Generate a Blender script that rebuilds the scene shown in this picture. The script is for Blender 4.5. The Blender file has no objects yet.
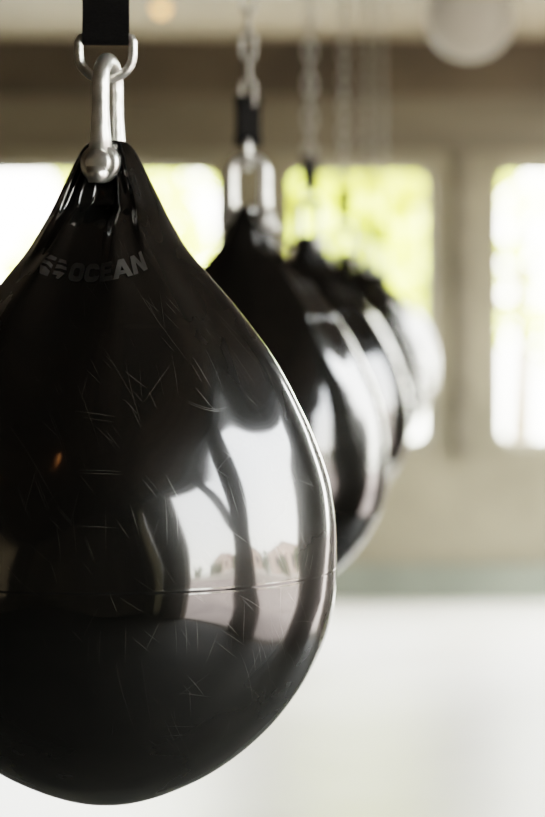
import bpy, bmesh, math, random
from mathutils import Vector, Matrix
random.seed(7)
scene = bpy.context.scene
COL = scene.collection
scene.view_settings.view_transform = 'Filmic'
scene.view_settings.look = 'Medium High Contrast'
scene.view_settings.exposure = 0.72

# ---------------------------------------------------------------- materials
def new_mat(name):
    m = bpy.data.materials.new(name); m.use_nodes = True
    nt = m.node_tree
    return m, nt, nt.nodes['Principled BSDF']

def noise_mat(name, c1, c2, scale=3.0, rough=0.7, metallic=0.0, bump=0.0, detail=4, ior=1.45, mapscale=None, r2=None, spec=None, emit=None):
    m, nt, b = new_mat(name)
    tc = nt.nodes.new('ShaderNodeTexCoord'); mp = nt.nodes.new('ShaderNodeMapping')
    nt.links.new(tc.outputs['Object'], mp.inputs['Vector'])
    if mapscale: mp.inputs['Scale'].default_value = mapscale
    n = nt.nodes.new('ShaderNodeTexNoise'); n.inputs['Scale'].default_value = scale; n.inputs['Detail'].default_value = detail
    nt.links.new(mp.outputs[0], n.inputs['Vector'])
    r = nt.nodes.new('ShaderNodeValToRGB')
    r.color_ramp.elements[0].position = 0.35; r.color_ramp.elements[1].position = 0.65
    r.color_ramp.elements[0].color = (*c1, 1); r.color_ramp.elements[1].color = (*c2, 1)
    nt.links.new(n.outputs['Fac'], r.inputs['Fac'])
    nt.links.new(r.outputs['Color'], b.inputs['Base Color'])
    b.inputs['Roughness'].default_value = rough
    if r2 is not None:
        mr = nt.nodes.new('ShaderNodeMapRange'); mr.inputs['To Min'].default_value = rough; mr.inputs['To Max'].default_value = r2
        nt.links.new(n.outputs['Fac'], mr.inputs['Value']); nt.links.new(mr.outputs[0], b.inputs['Roughness'])
    b.inputs['Metallic'].default_value = metallic
    b.inputs['IOR'].default_value = ior
    if spec is not None: b.inputs['Specular IOR Level'].default_value = spec
    if emit is not None:
        nt.links.new(r.outputs['Color'], b.inputs['Emission Color']); b.inputs['Emission Strength'].default_value = emit
    if bump:
        bp = nt.nodes.new('ShaderNodeBump'); bp.inputs['Strength'].default_value = bump; bp.inputs['Distance'].default_value = 0.01
        nt.links.new(n.outputs['Fac'], bp.inputs['Height']); nt.links.new(bp.outputs[0], b.inputs['Normal'])
    return m

def scrim_mat(name, col):
    m, nt, b = new_mat(name)
    tr = nt.nodes.new('ShaderNodeBsdfTranslucent'); mx = nt.nodes.new('ShaderNodeMixShader')
    n = nt.nodes.new('ShaderNodeTexNoise'); n.inputs['Scale'].default_value = 2
    r = nt.nodes.new('ShaderNodeValToRGB'); r.color_ramp.elements[0].color=(*[c*.6 for c in col],1); r.color_ramp.elements[1].color=(*col,1)
    tc = nt.nodes.new('ShaderNodeTexCoord'); nt.links.new(tc.outputs['Object'], n.inputs['Vector']); nt.links.new(n.outputs['Fac'], r.inputs['Fac'])
    nt.links.new(r.outputs[0], tr.inputs['Color']); nt.links.new(r.outputs[0], b.inputs['Base Color']); b.inputs['Roughness'].default_value=.9
    mx.inputs['Fac'].default_value=.7
    nt.links.new(b.outputs[0], mx.inputs[1]); nt.links.new(tr.outputs[0], mx.inputs[2])
    nt.links.new(mx.outputs[0], nt.nodes['Material Output'].inputs['Surface'])
    return m
M_scrimA = scrim_mat('olive_scrim',(.10,.088,.054))  # translucent cloth added for the tall olive streak mirrored on the bag
M_scrimB = scrim_mat('brown_scrim',(.05,.040,.027))  # dimmer cloth added for broad reflections on the left of the bag
M_wall = noise_mat('wall_plaster', (.128,.112,.074), (.205,.178,.120), 1.9, .8, detail=7)
M_lintel = noise_mat('beam_brown', (.046,.037,.025), (.086,.070,.047), 1.8, .8, detail=6)
M_band = noise_mat('lintel_band_grey_brown', (.090,.077,.053), (.138,.119,.083), 1.6, .8, mapscale=(.6,1,3))
M_dark = noise_mat('dark_wood_wall', (.036,.027,.016), (.095,.072,.044), .9, .55, mapscale=(1,1,.25), detail=2)
M_ceildark = noise_mat('ceiling_darkened', (.035,.026,.018), (.085,.064,.042), 1.6, .7, mapscale=(3,.6,1))  # ceiling darkened by colour so the bags reflect less of it
M_ceil = noise_mat('ceiling_lit_tan', (.16,.13,.085), (.22,.178,.118), 1.2, .8)  # window light on the far ceiling, put into the colour
M_floor = noise_mat('polished_concrete', (.64,.595,.49), (.81,.765,.66), .9, .28, r2=.45, ior=1.5)
M_mat = noise_mat('dark_reflection_rubber', (.016,.0155,.0125), (.032,.030,.024), 1.5, .7, spec=.3)  # unseen mat added so the undersides of the bags reflect dark
M_base = noise_mat('baseboard_green_grey', (.115,.125,.095), (.145,.155,.12), 3, .5)
M_frame = noise_mat('frame_beige', (.18,.16,.115), (.22,.195,.145), 4, .5)
M_zinc = noise_mat('galvanised_steel', (.58,.575,.54), (.84,.835,.79), 45, .22, .92, .22, r2=.44)
M_zincdark = noise_mat('steel_chain', (.28,.27,.24), (.42,.40,.36), 60, .35, 1.0, .1, r2=.5)
M_strap = noise_mat('black_webbing', (.002,.002,.002), (.006,.0055,.005), 300, .8, bump=.3, mapscale=(1,1,3), spec=.15)
M_globe = noise_mat('opal_glass', (.44,.385,.30), (.48,.42,.33), 3, .6, emit=.24)
M_stem = noise_mat('stem_metal', (.2,.17,.13), (.25,.2,.15), 5, .4, .6)
M_leaf = noise_mat('leaf_yellow_green', (.58,.65,.10), (.82,.80,.20), 1.2, .6)
M_leaf2 = noise_mat('leaf_green', (.05,.07,.03), (.10,.13,.05), 1.2, .7)
M_trunk = noise_mat('bark', (.10,.07,.05), (.18,.14,.10), 8, .9, bump=.5)
M_ground = noise_mat('pale_paving', (.62,.60,.50), (.72,.69,.59), .6, .8)
M_pink = noise_mat('pink_paving', (.19,.145,.125), (.31,.245,.21), .5, .8)
M_render = noise_mat('house_plaster', (.50,.36,.30), (.58,.45,.39), .8, .8)
M_roof = noise_mat('roof_tiles', (.22,.11,.08), (.30,.16,.12), 3, .8)
M_pane = noise_mat('house_window_glass', (.04,.05,.06), (.06,.07,.08), 3, .1)
M_letter = noise_mat('grey_print', (.016,.0155,.0145), (.028,.027,.025), 90, .42, .0)

def brick_mat():
    m, nt, b = new_mat('brick')
    t = nt.nodes.new('ShaderNodeTexBrick'); tc = nt.nodes.new('ShaderNodeTexCoord'); mp = nt.nodes.new('ShaderNodeMapping')
    mp.inputs['Rotation'].default_value = (math.pi/2, 0, math.pi/2)
    nt.links.new(tc.outputs['Object'], mp.inputs['Vector']); nt.links.new(mp.outputs[0], t.inputs['Vector'])
    t.inputs['Color1'].default_value = (.48,.25,.18,1); t.inputs['Color2'].default_value = (.56,.33,.25,1); t.inputs['Mortar'].default_value = (.5,.45,.4,1)
    t.inputs['Scale'].default_value = 3
    nt.links.new(t.outputs['Color'], b.inputs['Base Color']); b.inputs['Roughness'].default_value = .85
    return m
M_brick = brick_mat()

def bag_mat():
    m, nt, b = new_mat('glossy_black_vinyl')
    N = nt.nodes; L = nt.links
    tc = N.new('ShaderNodeTexCoord'); uv = N.new('ShaderNodeUVMap'); uv.uv_map = 'surface'
    wn = N.new('ShaderNodeTexNoise'); wn.inputs['Scale'].default_value = 5; wn.inputs['Detail'].default_value = 1; L.new(uv.outputs[0], wn.inputs['Vector'])
    wa = N.new('ShaderNodeVectorMath'); wa.operation = 'MULTIPLY_ADD'; wa.inputs[1].default_value = (.07,.07,0)
    L.new(wn.outputs['Color'], wa.inputs[0]); L.new(uv.outputs[0], wa.inputs[2])
    masks = []
    for i, (ang, sl, ss, thr, dens) in enumerate([(.95,3.2,1900,.16,.988),(-.7,6.5,1900,.18,.991),(1.30,4.0,1900,.16,.988),(1.9,11,1900,.22,.990),(1.12,16,2000,.24,.984),(.1,8,1900,.2,.993),(.62,10,2000,.2,.989),(1.5,9,2000,.2,.988),(.8,20,2000,.25,.986)]):
        mp = N.new('ShaderNodeMapping'); mp.vector_type = 'POINT'
        mr_ = N.new('ShaderNodeVectorRotate'); mr_.rotation_type = 'Z_AXIS'; mr_.inputs['Angle'].default_value = ang; mr_.inputs['Center'].default_value = (.31*i,.17*i,0)
        L.new(wa.outputs[0], mr_.inputs['Vector'])
        mp.inputs['Scale'].default_value = (sl, ss, 1); mp.inputs['Location'].default_value = (3.7*i+.4, 1.3*i, 0)
        L.new(mr_.outputs[0], mp.inputs['Vector'])
        v = N.new('ShaderNodeTexVoronoi'); v.voronoi_dimensions = '2D'; v.inputs['Scale'].default_value = 1
        L.new(mp.outputs[0], v.inputs['Vector'])
        r = N.new('ShaderNodeMapRange'); r.inputs['From Min'].default_value = thr*.2; r.inputs['From Max'].default_value = thr; r.inputs['To Min'].default_value = 1; r.inputs['To Max'].default_value = 0
        L.new(v.outputs['Distance'], r.inputs['Value'])
        sc = N.new('ShaderNodeSeparateColor'); L.new(v.outputs['Color'], sc.inputs[0])
        g = N.new('ShaderNodeMath'); g.operation = 'GREATER_THAN'; g.inputs[1].default_value = dens; L.new(sc.outputs[0], g.inputs[0])
        g2 = N.new('ShaderNodeMath'); g2.operation = 'MULTIPLY'; L.new(g.outputs[0], g2.inputs[0]); L.new(sc.outputs[1], g2.inputs[1])
        mu = N.new('ShaderNodeMath'); mu.operation = 'MULTIPLY'; L.new(r.outputs[0], mu.inputs[0]); L.new(g2.outputs[0], mu.inputs[1])
        masks.append(mu)
    cur = masks[0]
    for k_ in masks[1:]:
        mx = N.new('ShaderNodeMath'); mx.operation = 'MAXIMUM'; L.new(cur.outputs[0], mx.inputs[0]); L.new(k_.outputs[0], mx.inputs[1]); cur = mx
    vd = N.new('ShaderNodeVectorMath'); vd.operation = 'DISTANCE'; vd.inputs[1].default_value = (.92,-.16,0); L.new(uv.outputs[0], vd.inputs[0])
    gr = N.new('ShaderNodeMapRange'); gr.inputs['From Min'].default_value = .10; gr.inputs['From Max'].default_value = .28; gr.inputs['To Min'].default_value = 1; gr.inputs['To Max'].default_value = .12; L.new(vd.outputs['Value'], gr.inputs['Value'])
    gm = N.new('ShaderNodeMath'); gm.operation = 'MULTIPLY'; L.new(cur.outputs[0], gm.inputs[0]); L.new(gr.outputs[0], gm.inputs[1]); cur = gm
    mix = N.new('ShaderNodeMix'); mix.data_type = 'RGBA'
    mix.inputs['A'].default_value = (.0036,.0034,.0027,1); mix.inputs['B'].default_value = (.24,.235,.215,1)
    L.new(cur.outputs[0], mix.inputs['Factor']); L.new(mix.outputs['Result'], b.inputs['Base Color'])
    sm = N.new('ShaderNodeTexNoise'); sm.inputs['Scale'].default_value = 7; sm.inputs['Detail'].default_value = 6
    L.new(tc.outputs['Object'], sm.inputs['Vector'])
    mr = N.new('ShaderNodeMapRange'); mr.inputs['From Min'].default_value = .35; mr.inputs['From Max'].default_value = .7; mr.inputs['To Min'].default_value = .22; mr.inputs['To Max'].default_value = .34
    L.new(sm.outputs['Fac'], mr.inputs['Value']); L.new(mr.outputs[0], b.inputs['Roughness'])
    b.inputs['IOR'].default_value = 1.40; b.inputs['Specular IOR Level'].default_value = .24
    b.inputs['Coat Weight'].default_value = 1.0; b.inputs['Coat IOR'].default_value = 1.68
    cr = N.new('ShaderNodeMapRange'); cr.inputs['From Min'].default_value = .35; cr.inputs['From Max'].default_value = .7; cr.inputs['To Min'].default_value = .05; cr.inputs['To Max'].default_value = .12
    L.new(sm.outputs['Fac'], cr.inputs['Value'])
    ad = N.new('ShaderNodeMath'); ad.operation = 'MULTIPLY_ADD'; ad.inputs[1].default_value = .3
    L.new(cur.outputs[0], ad.inputs[0]); L.new(cr.outputs[0], ad.inputs[2]); L.new(ad.outputs[0], b.inputs['Coat Roughness'])
    bp = N.new('ShaderNodeBump'); bp.inputs['Strength'].default_value = .5; bp.inputs['Distance'].default_value = .004
    w = N.new('ShaderNodeTexNoise'); w.inputs['Scale'].default_value = 8; w.inputs['Detail'].default_value = 2; L.new(tc.outputs['Object'], w.inputs['Vector'])
    L.new(w.outputs['Fac'], bp.inputs['Height']); L.new(bp.outputs[0], b.inputs['Normal']); L.new(bp.outputs[0], b.inputs['Coat Normal'])
    return m
M_bag = bag_mat()

# ---------------------------------------------------------------- mesh helpers
def mk(name, verts, faces, mat, smooth=True):
    me = bpy.data.meshes.new(name); me.from_pydata([tuple(v) for v in verts], [], faces); me.update()
    bm = bmesh.new(); bm.from_mesh(me); bmesh.ops.recalc_face_normals(bm, faces=bm.faces); bm.to_mesh(me); bm.free()
    if smooth:
        for p in me.polygons: p.use_smooth = True
    me.materials.append(mat)
    o = bpy.data.objects.new(name, me); COL.objects.link(o); return o

def box_data(lo, hi):
    x0,y0,z0 = lo; x1,y1,z1 = hi
    v = [(x0,y0,z0),(x1,y0,z0),(x1,y1,z0),(x0,y1,z0),(x0,y0,z1),(x1,y0,z1),(x1,y1,z1),(x0,y1,z1)]
    f = [(0,3,2,1),(4,5,6,7),(0,1,5,4),(1,2,6,5),(2,3,7,6),(3,0,4,7)]
    return v, f
def box(name, lo, hi, mat):
    v, f = box_data(lo, hi); return mk(name, v, f, mat, False)

def sweep(pts, rad, seg=14, closed=False):
    pts = [Vector(p) for p in pts]; n = len(pts); verts=[]; faces=[]
    tan = []
    for i in range(n):
        if closed: t = pts[(i+1)%n]-pts[i-1]
        else: t = pts[min(i+1,n-1)]-pts[max(i-1,0)]
        tan.append(t.normalized())
    ref = Vector((0,0,1)) if abs(tan[0].z) < .9 else Vector((1,0,0))
    nrm = (ref - tan[0]*ref.dot(tan[0])).normalized()
    for i in range(n):
        nrm = (nrm - tan[i]*nrm.dot(tan[i])).normalized()
        bi = tan[i].cross(nrm)
        r = rad[i] if isinstance(rad,(list,tuple)) else rad
        for k in range(seg):
            a = 2*math.pi*k/seg
            verts.append(pts[i] + (nrm*math.cos(a)+bi*math.sin(a))*r)
    m = n if closed else n-1
    for i in range(m):
        j=(i+1)%n
        for k in range(seg):
            l=(k+1)%seg
            faces.append((i*seg+k, i*seg+l, j*seg+l, j*seg+k))
    if not closed:
        faces.append(tuple(range(seg-1,-1,-1))); faces.append(tuple((n-1)*seg+k for k in range(seg)))
    return verts, faces

def lathe_y(profile, seg=32):
    verts=[]; faces=[]; n=len(profile)
    for (y,r) in profile:
        for k in range(seg):
            a=2*math.pi*k/seg; verts.append((r*math.cos(a), y, r*math.sin(a)))
    for i in range(n-1):
        for k in range(seg):
            l=(k+1)%seg; faces.append((i*seg+k,i*seg+l,(i+1)*seg+l,(i+1)*seg+k))
    faces.append(tuple(range(seg))); faces.append(tuple((n-1)*seg+k for k in range(seg-1,-1,-1)))
    return verts, faces

def merge(*vf):
    V=[];F=[]
    for v,f in vf:
        o=len(V); V+= [tuple(p) for p in v]; F += [tuple(i+o for i in t) for t in f]
    return V,F

def rrect(x0,x1,y0,y1,r,n=8):
    if r<=0: return [(x0,y0),(x1,y0),(x1,y1),(x0,y1)]
    out=[]
    for cx,cy,a0 in ((x1-r,y0+r,-90),(x1-r,y1-r,0),(x0+r,y1-r,90),(x0+r,y0+r,180)):
        for k in range(n+1):
            a=math.radians(a0+90*k/n); out.append((cx+r*math.cos(a),cy+r*math.sin(a)))
    return out

def flat_mesh(name, loops, half):
    cu = bpy.data.curves.new(name,'CURVE'); cu.dimensions='2D'; cu.fill_mode='BOTH'; cu.extrude=half
    for loop in loops:
        s = cu.splines.new('POLY'); s.points.add(len(loop)-1)
        for p,(x,y) in zip(s.points,loop): p.co=(x,y,0,1)
        s.use_cyclic_u=True
    tmp = bpy.data.objects.new('tmp',cu); COL.objects.link(tmp)
    dg = bpy.context.evaluated_depsgraph_get()
    me = bpy.data.meshes.new_from_object(tmp.evaluated_get(dg)); bpy.data.objects.remove(tmp)
    me.name=name; return me
def plate(name, outer, holes, half, M, mat):
    me=flat_mesh(name,[outer]+holes,half)
    me.transform(M); me.materials.clear(); me.materials.append(mat)
    for p in me.polygons: p.use_smooth=False
    o = bpy.data.objects.new(name,me); COL.objects.link(o); return o

def structure(o): o['kind']='structure'; return o
def tag(o,label,cat,group=None):
    o['label']=label; o['category']=cat
    if group: o['group']=group

# ---------------------------------------------------------------- room
H=2.865; XL,XR=-5.0,2.1; YB,YF=-5.0,11.6; T=.24
def MB(y): return Matrix(((1,0,0,0),(0,0,-1,y),(0,1,0,0),(0,0,0,1)))
def MR(x): return Matrix(((0,0,1,x),(1,0,0,0),(0,1,0,0),(0,0,0,1)))
k = YF/2269.
def bx(px): return (px-272.5)*k
def bz(py): return 1.5+(307-py)*k
wins=[(-1.85,bx(218)),(bx(287),bx(431)),(bx(498),XR-.12)]
z0,z1=bz(446),bz(167)
holes=[rrect(a,b,z0,z1,.07) for a,b in wins]
structure(plate('wall_back',[(XL-T,0),(XR+T,0),(XR+T,H),(XL-T,H)],holes,T/2,MB(YF+T/2),M_wall))
for i,(a,b) in enumerate(wins):
    w=structure(plate('window_%d'%(i+1),rrect(a,b,z0,z1,.07),[rrect(a+.025,b-.025,z0+.025,z1-.025,.05)],.04,MB(YF+.15),M_frame))
side=[(-.95,1.2),(1.66,2.95),(4.7,5.6),(9.7,11.3)]
scrim_span=(-3.55,-2.75)
holesR=[rrect(a,b,.02,2.72,.0) for a,b in side]+[rrect(scrim_span[0],scrim_span[1],.3,2.72,0)]
structure(plate('wall_right',[(YB-T,0),(YF,0),(YF,H),(YB-T,H)],holesR,T/2,MR(XR+T/2),M_lintel))
for i,(a,b) in enumerate(side):
    structure(plate('door_%d'%(i+1),rrect(a,b,.02,2.72,0),[rrect(a+.05,b-.05,.04,2.67,0)],.05,MR(XR+T/2),M_lintel))
for j,loop in enumerate(([(1.2,1.75),(1.2,2.02),(.55,2.72),(.28,2.72)],[(1.66,1.5),(2.0,2.72),(1.66,2.72)],[(1.2,.02),(1.2,1.3),(1.02,.02)])):
    structure(plate('trim_%d'%(3+j),loop,[],.06,MR(XR+.06),M_lintel))  # made-up braces, shaped as dark silhouettes in the door reflection on the bag
lw=(-3.2,-1.2)
structure(plate('wall_left',[(YB-T,0),(YF,0),(YF,H),(YB-T,H)],[rrect(lw[0],lw[1],.5,2.6,0)],T/2,MR(XL-T/2),M_dark))
structure(plate('window_4',rrect(lw[0],lw[1],.5,2.6,0),[rrect(lw[0]+.05,lw[1]-.05,.55,2.55,0)],.04,MR(XL-T/2),M_lintel))  # made-up opening, backlights the brown cloth reflected in the bag
structure(plate('window_5',rrect(scrim_span[0],scrim_span[1],.3,2.72,0),[rrect(scrim_span[0]+.05,scrim_span[1]-.05,.35,2.67,0)],.04,MR(XR+T/2),M_lintel))  # made-up opening, backlights the olive cloth reflected in the bag
def scrim(x,a,b,zl,zh,mat,label):
    V=[];F=[]; n=90
    for i in range(n+1):
        t=i/n; y=a+(b-a)*t; d=.025*math.sin(t*(b-a)*55)
        V+= [(x+d*1.3,y,zl),(x+d,y,(zl+zh)/2),(x+d*.6,y,zh)]
    for i in range(n):
        for q in (0,1): F.append((i*3+q,i*3+3+q,i*3+4+q,i*3+1+q))
    o=mk('scrim',V,F,mat); tag(o,label,'scrim'); return o
scrim(XR-.06,scrim_span[0]-.08,scrim_span[1]+.08,.05,2.80,M_scrimA,'added unseen olive fabric curtain drawn across a window')
scrim(XL+.06,lw[0]-.1,lw[1]+.1,.3,2.75,M_scrimB,'added unseen brown fabric curtain drawn across a window')
structure(box('wall_front',(XL,YB-T,0),(XR,YB,H),M_dark))
structure(box('floor',(XL-T,YB-T,-.12),(XR+T,YF+T,0),M_floor))
structure(box('ceiling',(XL-T,YB-T,H),(XR+T,YF+T,H+.15),M_ceildark))
structure(box('trim_2',(XL,8.6,H-.004),(XR,YF,H+.02),M_ceil))  # added panel holding the lighter tone of the window-lit ceiling
structure(box('baseboard_back',(XL,YF-.03,0),(XR,YF,.18),M_base))
structure(box('trim_1',(XL,YF-.10,bz(98)),(XR,YF,H-.006),M_lintel))
structure(box('trim_6',(XL,YF-.035,bz(152)),(XR,YF,bz(98)),M_band))
structure(box('trim_7',(bx(457),YF-.03,z0-.05),(bx(470),YF,bz(152)),M_band))
mt=box('added_dark_mat',(XL+.1,YB+.1,0),(XR+.2,6.0,.015),M_mat); tag(mt,'added unseen black rubber mat that darkens reflections in the bags','mat')

def emis(name,col,s):
    m,nt,b=new_mat(name); b.inputs['Base Color'].default_value=(*col,1)
    b.inputs['Emission Color'].default_value=(*col,1); b.inputs['Emission Strength'].default_value=s; return m
M_warm=emis('warm_bulb',(1,.45,.15),2.0)
def downlight(x,y,r=1):
    root=bpy.data.objects.new('ceiling_spotlight',None); COL.objects.link(root); root.location=(x,y,H)
    v,f=lathe_y([(.0,.055*r),(.012,.055*r),(.012,.042*r),(.004,.04*r)],28)
    rim=mk('rim',[(p[0],p[2],-p[1]) for p in v],f,M_frame); rim.parent=root
    v,f=lathe_y([(.006,.040*r),(.014,.032*r),(.05,.02*r)],24)
    b=mk('bulb',[(p[0],p[2],-p[1]) for p in v],f,M_warm); b.parent=root
    tag(root,'small round ceiling spotlight with warm orange glow','lamp','ceiling spotlights')
downlight(-.5,10.2)
downlight(-1.6,.1,1.2); downlight(-2.5,-.1,1.2)

root=bpy.data.objects.new('pendant_lamp',None); COL.objects.link(root); root.location=(.609,7.0,H)
R=.136; cz=2.395-H
def sphere(R,cz,cut=.93,nu=32,nv=20):
    V=[];F=[]
    a0=math.asin(cut)
    for j in range(nv+1):
        a=-math.pi/2+(a0+math.pi/2)*j/nv
        for i in range(nu):
            t=2*math.pi*i/nu; V.append((R*math.cos(a)*math.cos(t),R*math.cos(a)*math.sin(t),cz+R*math.sin(a)))
    for j in range(nv):
        for i in range(nu):
            l=(i+1)%nu; F.append((j*nu+i,j*nu+l,(j+1)*nu+l,(j+1)*nu+i))
    return V,F
v,f=sphere(R,cz)
g=mk('lamp_shade',v,f,M_globe); g.parent=root; g['label']='round white opal glass globe'
v,f=merge(sweep([(0,0,cz+R*.9),(0,0,-.02)],.012,16),sweep([(0,0,-.03),(0,0,-.002)],.05,24),sweep([(0,0,cz+R*.86),(0,0,cz+R*1.05)],.055,24))
s=mk('lamp_stem',v,f,M_stem); s.parent=root
tag(root,'white round globe pendant lamp hanging from the ceiling','lamp')

# ---------------------------------------------------------------- the bags
K=2.2/2269.
RZ=1.5
def Z(py): return (307-py)*K
prof=[(140,6),(141,14),(143,20),(147,25),(152,28.5),(160,33),(175,41),(190,48.5),(205,56),(220,63.5),(235,71.5),(247,79),(260,89),(280,106),(300,123),(325,143),(350,161.5),(375,177),(400,190.5),(425,202.5),(450,212),(475,220),(500,225.5),(525,229.5),(550,231.3),(572,231.6),(595,230.5),(620,225.5),(640,219),(660,209.5),(680,198),(700,184),(720,167),(740,146),(755,127),(770,104),(782,80),(790,61),(796,43),(800,25),(802,10)]
pb=[(140,2),(143,6),(150,7),(175,8),(190,10),(203,14),(210,21),(216,32),(226,48),(240,64),(260,85),(280,104),(300,122.5),(325,143)]
def interp(tab,y):
    if y<=tab[0][0]: return tab[0][1]
    if y>=tab[-1][0]: return tab[-1][1]
    for i in range(len(tab)-1):
        if tab[i][0]<=y<=tab[i+1][0]:
            x0,y0=tab[i]; x1,y1=tab[i+1]
            def slope(j):
                j0=max(j-1,0); j1=min(j+1,len(tab)-1)
                return (tab[j1][1]-tab[j0][1])/(tab[j1][0]-tab[j0][0])
            h=x1-x0; t=(y-x0)/h; m0=slope(i)*h; m1=slope(i+1)*h
            return (2*t**3-3*t*t+1)*y0+(t**3-2*t*t+t)*m0+(-2*t**3+3*t*t)*y1+(t**3-t*t)*m1
def sstep(a,b,x):
    t=max(0,min(1,(x-a)/(b-a))); return t*t*(3-2*t)
def surf(th,py):
    a=interp(prof,py)*.992; b=interp(pb,py) if py<325 else a
    c,s=math.cos(th),math.sin(th)
    x=a*c; h=b*abs(s)
    if py<370:
        rho=interp([(140,4),(150,9),(175,16),(205,24),(235,29),(285,32)],py)
        rho=min(rho,a*.47)
        fade=1-sstep(225,335,py)
        xc=a-rho; d=abs(x)-xc
        tube=math.sqrt(max(0,rho*rho-d*d)) if d>0 else rho*math.exp(-(d/(rho*.7))**2)
        tube*=fade
        u=x/a
        f0=sstep(148,172,py)
        f1=f0*(1-sstep(235,368,py)); f2=f0*(1-sstep(225,275,py))
        fold=(f1*12*math.exp(-((abs(u)-.38)/.12)**2)+f2*9*math.exp(-((abs(u)-.70)/.075)**2))*sstep(.1,.35,abs(s))
        h=(h**3+tube**3)**(1/3.)+fold
    y=h*(1 if s>=0 else -1)
    pl=0
    if 225<py<560:
        q=sstep(225,290,py)*(1-sstep(300,560,py))
        pl=q*(.028*math.cos(6*th)+.018*math.cos(10*th+1.0))
    wob=sstep(280,380,py)*(.0045*math.sin(3*th+py/60.)+.0032*math.sin(5*th-py/38.+1.3)+.0026*math.sin(9*th+py/25.))*(1-sstep(680,800,py))
    x*=1+pl+wob; y*=1+pl+wob
    e=py-564
    rr=1+.0007*math.exp(-(e/1.0)**2)-.0007*math.exp(-((e-2.2)/1.0)**2)
    return Vector((x*K*rr,y*K*rr,Z(py)))
ys=[140,140.5,141.2,142,143,144.5,146,148]
y=150.
while y<370: ys.append(y); y+=2
y=370
while y<554: ys.append(y); y+=4
y=555
while y<574: ys.append(y); y+=.6
y=576
while y<782: ys.append(y); y+=4
ys+=[784,788,791,794,797,799,801,802]
NT=360; T0=math.pi/2
V=[];F=[]
for yy in ys:
    for i in range(NT): V.append(surf(T0+2*math.pi*i/NT,yy))
for j in range(len(ys)-1):
    for i in range(NT):
        l=(i+1)%NT; F.append((j*NT+i,(j+1)*NT+i,(j+1)*NT+l,j*NT+l))
V.append((0,0,Z(139.6))); t=len(V)-1
for i in range(NT): F.append((t,i,(i+1)%NT))
V.append((0,0,Z(802.6))); t=len(V)-1; o=(len(ys)-1)*NT
for i in range(NT): F.append((t,o+(i+1)%NT,o+i))
BAGROT=math.radians(-13)
body=mk('bag_body',V,F,M_bag)
me=body.data; ul=me.uv_layers.new(name='surface')
for p in me.polygons:
    ids=[me.loops[li].vertex_index%NT for li in p.loop_indices]
    wrap=(max(ids)-min(ids))>NT/2
    for li,vi in zip(p.loop_indices,ids):
        if wrap and vi<NT/2: vi+=NT
        z=me.vertices[me.loops[li].vertex_index].co.z
        ul.data[li].uv=(vi/NT*1.4, z)

def on_surface(u,v):
    u=u*.94+6.0
    r=interp(prof,271)
    ph=u/r-BAGROT
    py=275-v-.0042*(u+10)**2
    th=-math.pi/2+ph
    p=surf(th,py); e=.01
    n=(surf(th+e,py)-surf(th-e,py)).cross(surf(th,py-.5)-surf(th,py+.5)).normalized()
    if n.dot(Vector((p.x,p.y,0)))<0: n=-n
    return p+n*.0009
def project(me):
    bm=bmesh.new(); bm.from_mesh(me)
    bmesh.ops.triangulate(bm,faces=bm.faces)
    for _ in range(6):
        ed=[e for e in bm.edges if e.calc_length()>1.3]
        if not ed: break
        bmesh.ops.subdivide_edges(bm,edges=ed,cuts=1); bmesh.ops.triangulate(bm,faces=bm.faces)
    for v in bm.verts: v.co=on_surface(v.co.x,v.co.y)
    bmesh.ops.recalc_face_normals(bm,faces=bm.faces)
    for f in bm.faces: f.smooth=True
    bm.to_mesh(me); bm.free()
h=9.0; st=5.0
loops=[]
def at(x,pts): loops.append([(x+a,b) for a,b in pts])
def arc(cx,cy,r,a0,a1,n=7): return [(cx+r*math.cos(math.radians(a0+(a1-a0)*i/n)),cy+r*math.sin(math.radians(a0+(a1-a0)*i/n))) for i in range(n+1)]
x=-40
at(x,rrect(0,16.5,-h,h,6)); at(x,rrect(st,16.5-st,-h+st,h-st,2.4)[::-1]); x+=17.6
cpts=[(15.5,-3.2)]+arc(9.5,-h+6,6,0,-90)+arc(6,-h+6,6,-90,-180)+arc(6,h-6,6,180,90)+arc(9.5,h-6,6,90,0)+[(15.5,3.2),(10.9,3.2)]+arc(8.9,h-st-2,2,0,90,4)+arc(6.9,h-st-2,2,90,180,4)+arc(6.9,-h+st+2,2,180,270,4)+arc(8.9,-h+st+2,2,-90,0,4)+[(10.9,-3.2)]
at(x,cpts); x+=16.6
at(x,[(0,-h),(13.5,-h),(13.5,-h+4.4),(st,-h+4.4),(st,-2.1),(12.5,-2.1),(12.5,2.1),(st,2.1),(st,h-4.4),(13.5,h-4.4),(13.5,h),(0,h)]); x+=13.8
at(x,[(0,-h),(4.9,-h),(6.3,-5.4),(11.7,-5.4),(13.1,-h),(18,-h),(11.8,h),(6.2,h)]); at(x,[(7.6,-1.8),(9,2.6),(10.4,-1.8)]); x+=18.4
at(x,[(0,-h),(4.7,-h),(4.7,1.5),(10.9,-h),(15.6,-h),(15.6,h),(10.9,h),(10.9,-1.5),(4.7,h),(0,h)])
lm=flat_mesh('lettering',loops,0); project(lm); lm.materials.clear(); lm.materials.append(M_letter)
letters=bpy.data.objects.new('lettering',lm); COL.objects.link(letters)
letters['label']='grey printed lettering OCEAN in bold capitals'
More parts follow.
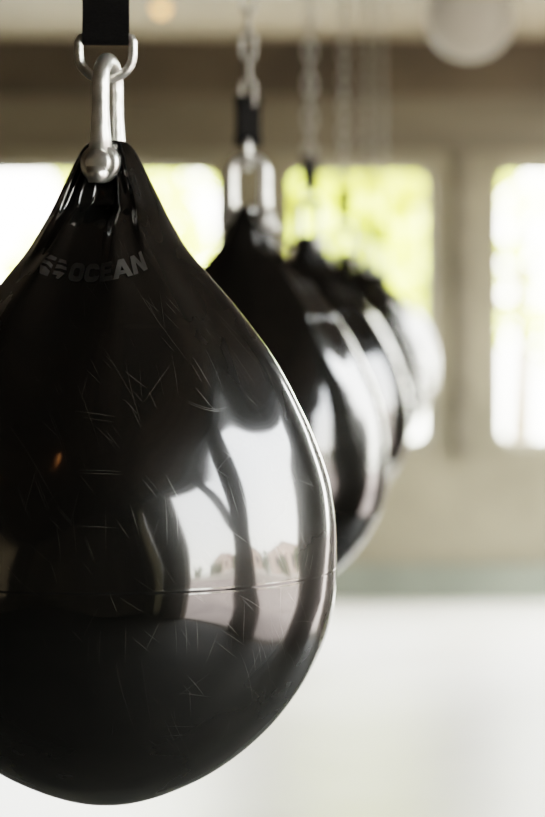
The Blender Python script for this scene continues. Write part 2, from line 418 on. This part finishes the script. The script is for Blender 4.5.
ep=[[(-9.5,10.5),(-1.5,10.5),(-1.5,6.8),(-12,5.6)],
    [(-12.8,3.6),(-6.5,4.2),(-1.5,1.8),(-1.5,-2.2),(-6.5,.4),(-14,-.4)],
    [(-13.6,-2.6),(-7.2,-2.0),(-1.5,-4.8),(-1.5,-10.5),(-9.2,-10.5)],
    [(1.5,10.5),(9.5,10.5),(11.5,6.6),(6,7.0),(1.5,6.2)],
    [(1.5,3.8),(6.5,4.6),(12.6,3.8),(14,.2),(7,.6),(1.5,-.6)],
    [(1.5,-3.2),(6.8,-2.2),(13.2,-2.8),(9.2,-10.5),(6,-10.5),(6,-7),(1.5,-7.6)]]
V=[];F=[]
for p in ep:
    o=len(V); V+=[(-58.0+a_*1.02,b_*.86-.5,0) for a_,b_ in p]; F.append(tuple(range(o,o+len(p))))
em=bpy.data.meshes.new('emblem'); em.from_pydata(V,[],F); project(em); em.materials.append(M_letter)
emblem=bpy.data.objects.new('emblem',em); COL.objects.link(emblem)
emblem['label']='grey hexagonal wave emblem made of slanted bars'

# shackle
wr=.0082; hw=.0240; top=.0765
pts=[(0,-hw,.004),(0,-hw,.03),(0,-hw,.052)]
for i in range(15):
    a=math.pi*i/14; pts.append((0,-hw*math.cos(a),top+hw*math.sin(a)))
pts+=[(0,hw,.052),(0,hw,.03),(0,hw,.004)]
rads=[.0125,.0096]+[wr]*(len(pts)-4)+[.0096,.0125]
bow=sweep(pts,rads,18)
def lug(s):
    return lathe_y([(s-.0075,.0145),(s-.0068,.0172),(s-.005,.0188),(s+.005,.0188),(s+.0068,.0172),(s+.0075,.0145)],36)
v,f=merge(bow,lug(-hw),lug(hw)); bowo=mk('shackle_bow',v,f,M_zinc)
pin=lathe_y([(-.0385,.003),(-.038,.0105),(-.0365,.0128),(-.0325,.0132),(-.0320,.008),(.031,.008),(.0311,.013),(.041,.013),(.042,.011)],28)
nub=sweep([(0,-.034,-.004),(0,-.0345,-.012),(0,-.034,-.0185)],[.0105,.0105,.0085],20)
v,f=merge(pin,nub); pino=mk('shackle_pin',v,f,M_zinc)

pts=[]
W=.0262; hgt=.041
for x in (-.020,-.010,0,.010,.020): pts.append((x,0,0))
pts+=[(.0245,0,-.0012),(W,0,-.005),(W,0,-.012),(W,0,-.017)]
for i in range(1,14):
    a=math.pi*i/14; pts.append((W*math.cos(a),0,-.0175-(hgt-.0175)*math.sin(a)))
pts+=[(-W,0,-.017),(-W,0,-.012),(-W,0,-.005),(-.0245,0,-.0012)]
v,f=sweep(pts,.0044,14,True); ring=mk('d_ring',v,f,M_zinc)
def strap():
    th=.0028; r=.0052; L=.066
    def loop(r):
        p=[]
        for i in range(9):
            a=math.pi+math.pi*i/8; p.append((r*math.cos(a), r*math.sin(a)))
        q=.0015 if r<.006 else .0015+.0028
        p+=[(r*.8,.008),(q+.0006,.014),(q,.02),(q,L-.02),(q+.0006,L-.014),(r*.8,L-.008)]
        for i in range(9):
            a=math.pi*i/8; p.append((r*math.cos(a), L+r*math.sin(a)))
        p+=[(-r*.8,L-.008),(-q-.0006,L-.014),(-q,L-.02),(-q,.02),(-q-.0006,.014),(-r*.8,.008)]
        return p
    A=loop(r);B=loop(r+th); n=len(A); w=.0225
    V=[]
    for x in (-w,w):
        for p in A: V.append((x,p[0],p[1]))
        for p in B: V.append((x,p[0],p[1]))
    F=[]
    for i in range(n):
        j=(i+1)%n
        F.append((i,j,n+j,n+i)); F.append((2*n+i,3*n+i,3*n+j,2*n+j))
        F.append((i,2*n+i,2*n+j,j)); F.append((n+i,n+j,3*n+j,3*n+i))
    return V,F,L
v,f,SL=strap(); strapo=mk('strap',v,f,M_strap,False)
def chain(length):
    vs=[]; pitch=.038; n=int(length/pitch)+1
    for c in range(n):
        zc=.016+c*pitch; hw_=.0105; hl=.0130
        pts=[]
        for i in range(7):
            a=math.pi*i/6; pts.append((hw_*math.cos(a),0,hl+hw_*math.sin(a)))
        for i in range(7):
            a=math.pi+math.pi*i/6; pts.append((hw_*math.cos(a),0,-hl+hw_*math.sin(a)))
        if c%2: pts=[(0,p[0],p[2]) for p in pts]
        v,f=sweep(pts,.0027,8,True); vs.append(([q+Vector((0,0,zc)) for q in v],f))
    return merge(*vs)
BARZ=Z(37)
CH0=RZ+BARZ+SL-.004
v,f=chain(H-CH0-.04); chaino=mk('hanging_chain',v,f,M_zincdark)

for o in (body,letters,emblem,bowo,pino,ring,strapo,chaino):
    COL.objects.unlink(o)
rots=[(-13,-13,0,0,0),(62,88,88,40,8),(48,60,60,45,3),(95,95,30,20,10),(40,40,70,60,5),(75,75,10,0,15)]
c=.0857
for i,(br,sr,rr,tr_,cr) in enumerate(rots):
    Y=2.2+1.41*i; X=-.1595+c*(Y-2.2)
    root=bpy.data.objects.new('punching_bag',None); COL.objects.link(root); root.location=(X,Y,RZ)
    root.empty_display_size=.1
    def add(src,parent,loc=(0,0,0),rz=0):
        o=src.copy(); COL.objects.link(o); o.parent=parent; o.location=loc; o.rotation_euler=(0,0,rz); return o
    B=add(body,root,rz=math.radians(br))
    add(letters,B); add(emblem,B)
    sh=bpy.data.objects.new('shackle',None); COL.objects.link(sh); sh.parent=root
    sh.location=(0,0,Z(165)); sh.rotation_euler=(0,0,math.radians(sr)); sh['label']='galvanised steel bow shackle with bolt'
    if i==1: sh.scale=(1,1.12,1)
    add(bowo,sh); add(pino,sh)
    ox=-.002 if i==0 else 0
    add(ring,root,(ox,0,BARZ),math.radians(rr)); add(strapo,root,(ox,0,BARZ),math.radians(tr_))
    ch=chaino.copy(); COL.objects.link(ch); ch.location=(X+ox,Y,CH0); ch.rotation_euler=(0,0,math.radians(cr))
    if i==0:
        tag(root,'large glossy black teardrop punching bag with grey lettering and scratches','punching bag','row of hanging punching bags')
    else:
        tag(root,'glossy black teardrop punching bag hanging from a steel chain','punching bag','row of hanging punching bags')
    tag(ch,'steel link chain holding up a black punching bag','chain','chains holding the punching bags')
for o in (body,letters,emblem,bowo,pino,ring,strapo,chaino): bpy.data.objects.remove(o)

# ---------------------------------------------------------------- outdoors
gnd=box('ground',(-60,-60,-.5),(80,90,-.13),M_ground); structure(gnd)
tr=box('terrace',(2.4,-25,-.13),(13.9,20,-.05),M_pink); tag(tr,'pinkish paved terrace outside the building','terrace')
def tree(x,y,h,cr,mat,n=2600,leaf=.16,seed=1,ncl=14):
    rnd=random.Random(seed)
    root=bpy.data.objects.new('tree',None); COL.objects.link(root); root.location=(x,y,-.13)
    pts=[(0,0,0),(.05,.02,h*.3),(-.03,.05,h*.6),(0,0,h*.85)]
    br=[sweep(pts,[.16,.12,.09,.04],12)]
    for i in range(5):
        a=rnd.uniform(0,6.28); b=h*rnd.uniform(.3,.6)
        br.append(sweep([(0,0,b),(.4*cr*math.cos(a),.4*cr*math.sin(a),b+.3*cr),(.75*cr*math.cos(a),.75*cr*math.sin(a),b+.5*cr)],[.06,.04,.02],8))
    v,f=merge(*br); t=mk('trunk',v,f,M_trunk); t.parent=root
    V=[];F=[]
    cl=[(rnd.uniform(-.7,.7)*cr,rnd.uniform(-.7,.7)*cr,h*.62+rnd.uniform(-.35,.4)*h,rnd.uniform(.3,.55)*cr) for _ in range(ncl)]
    for i in range(n):
        cx,cy,cz,r=rnd.choice(cl)
        d=Vector((rnd.gauss(0,1),rnd.gauss(0,1),rnd.gauss(0,1))).normalized()*r*rnd.uniform(.5,1)
        p=Vector((cx,cy,cz))+d
        u=Vector((rnd.gauss(0,1),rnd.gauss(0,1),rnd.gauss(0,1))).normalized(); w=u.orthogonal().normalized()
        s=leaf*rnd.uniform(.6,1.3); o=len(V)
        V+=[p-u*s,p+w*s*.5,p+u*s,p-w*s*.5]; F.append((o,o+1,o+2,o+3))
    c_=mk('foliage',V,F,mat,False); c_.parent=root; c_['kind']='stuff'
    tag(root,'sunlit leafy tree outside the windows','tree','trees outside')
tree(.85,21,4.4,1.5,M_leaf,8500,.17,seed=3,ncl=34)
tree(-1.9,27,4.0,1.3,M_leaf,1500,seed=5)
tree(2.95,27,4.0,1.0,M_leaf,260,seed=6)
for i,(tx,ty,thh) in enumerate([(24,-23,1.7),(27,-18,2.1),(24,-13,1.6),(27,-8,2.0),(24,-3,1.7),(27,2,2.2),(24,7,1.7),(27,12,2.0)]):
    tree(tx,ty,thh,1.6,M_leaf2,600,.18,seed=8+i)
bw=box('garden_wall',(14,-20,-.13),(14.25,14,.55),M_brick); tag(bw,'low reddish brick garden wall outside','wall')
def house(x,y,w,d,h,rh):
    root=bpy.data.objects.new('house',None); COL.objects.link(root); root.location=(x,y,-.13)
    v,f=box_data((0,-w/2,0),(d,w/2,h)); o=len(v)
    v=v+[(0,0,h+rh*.92),(d,0,h+rh*.92)]; f=f+[(4,7,8),(5,6,9)]
    b=mk('walls',v,f,M_render,False); b.parent=root
    e=.35
    v=[(-e,-w/2-e,h-.25),(-e,0,h+rh),(-e,w/2+e,h-.25),(d+e,-w/2-e,h-.25),(d+e,0,h+rh),(d+e,w/2+e,h-.25)]
    v+=[(p[0],p[1],p[2]+.15) for p in v]
    f=[(0,1,4,3),(1,2,5,4),(6,7,10,9),(7,8,11,10),(0,3,9,6),(2,5,11,8),(0,1,7,6),(1,2,8,7),(3,4,10,9),(4,5,11,10)]
    r=mk('roof',v,f,M_roof,False); r.parent=root
    for yy in (-w*.28,0,w*.28):
        wv,wf=box_data((-.04,yy-.45,.9),(.02,yy+.45,2.1)); q=mk('window_pane',wv,wf,M_pane,False); q.parent=root
    tag(root,'pale pink rendered house with red tiled roof','house','houses outside')
house(32,-17,9,8,2.7,1.6); house(33,-3,8,8,2.6,1.8); house(32,9,10,8,2.7,1.6)

# ---------------------------------------------------------------- light
w=bpy.data.worlds.new('sky'); scene.world=w; w.use_nodes=True; nt=w.node_tree
bg=nt.nodes['Background']
tc=nt.nodes.new('ShaderNodeTexCoord'); sx=nt.nodes.new('ShaderNodeSeparateXYZ'); rp=nt.nodes.new('ShaderNodeValToRGB')
nt.links.new(tc.outputs['Generated'],sx.inputs[0]); nt.links.new(sx.outputs['Z'],rp.inputs['Fac'])
e=rp.color_ramp.elements; e[0].position=0; e[0].color=(1,.98,.88,1); e[1].position=.6; e[1].color=(.88,.935,1,1)
nt.links.new(rp.outputs['Color'],bg.inputs['Color']); bg.inputs['Strength'].default_value=14.5
sun=bpy.data.lights.new('sun','SUN'); sun.energy=7; sun.angle=math.radians(3); sun.color=(1,.93,.78)
so=bpy.data.objects.new('sun',sun); COL.objects.link(so); so.rotation_euler=(math.radians(25),math.radians(-38),0)
for a,b in side:
    l=bpy.data.lights.new('portal','AREA'); l.shape='RECTANGLE'; l.size=2.7; l.size_y=b-a; l.cycles.is_portal=True
    o=bpy.data.objects.new('sky_portal',l); COL.objects.link(o); o.location=(XR+T+.02,(a+b)/2,1.37); o.rotation_euler=(0,math.radians(90),0)
for x_,a,b,zl,zh,s_ in ((XR+T+.02,scrim_span[0],scrim_span[1],.3,2.72,90),(XL-T-.02,lw[0],lw[1],.5,2.6,-90)):
    l=bpy.data.lights.new('portal','AREA'); l.shape='RECTANGLE'; l.size=zh-zl; l.size_y=b-a; l.cycles.is_portal=True
    o=bpy.data.objects.new('sky_portal',l); COL.objects.link(o); o.location=(x_,(a+b)/2,(zl+zh)/2); o.rotation_euler=(0,math.radians(s_),0)
for a,b in wins:
    l=bpy.data.lights.new('portal','AREA'); l.shape='RECTANGLE'; l.size=b-a; l.size_y=z1-z0; l.cycles.is_portal=True
    o=bpy.data.objects.new('sky_portal',l); COL.objects.link(o); o.location=((a+b)/2,YF+T+.02,(z0+z1)/2); o.rotation_euler=(math.radians(-90),0,0)

# ---------------------------------------------------------------- camera
cd=bpy.data.cameras.new('camera'); cam=bpy.data.objects.new('camera',cd); COL.objects.link(cam)
cam.location=(0,0,1.5); cam.rotation_euler=(math.radians(90),0,0)
cd.sensor_fit='VERTICAL'; cd.sensor_height=36; cd.sensor_width=24; cd.lens=100
cd.shift_y=-(408.5-307)/817
cd.clip_end=300
cd.dof.use_dof=True; cd.dof.focus_distance=2.08; cd.dof.aperture_fstop=3.8; cd.dof.aperture_blades=0
scene.camera=cam
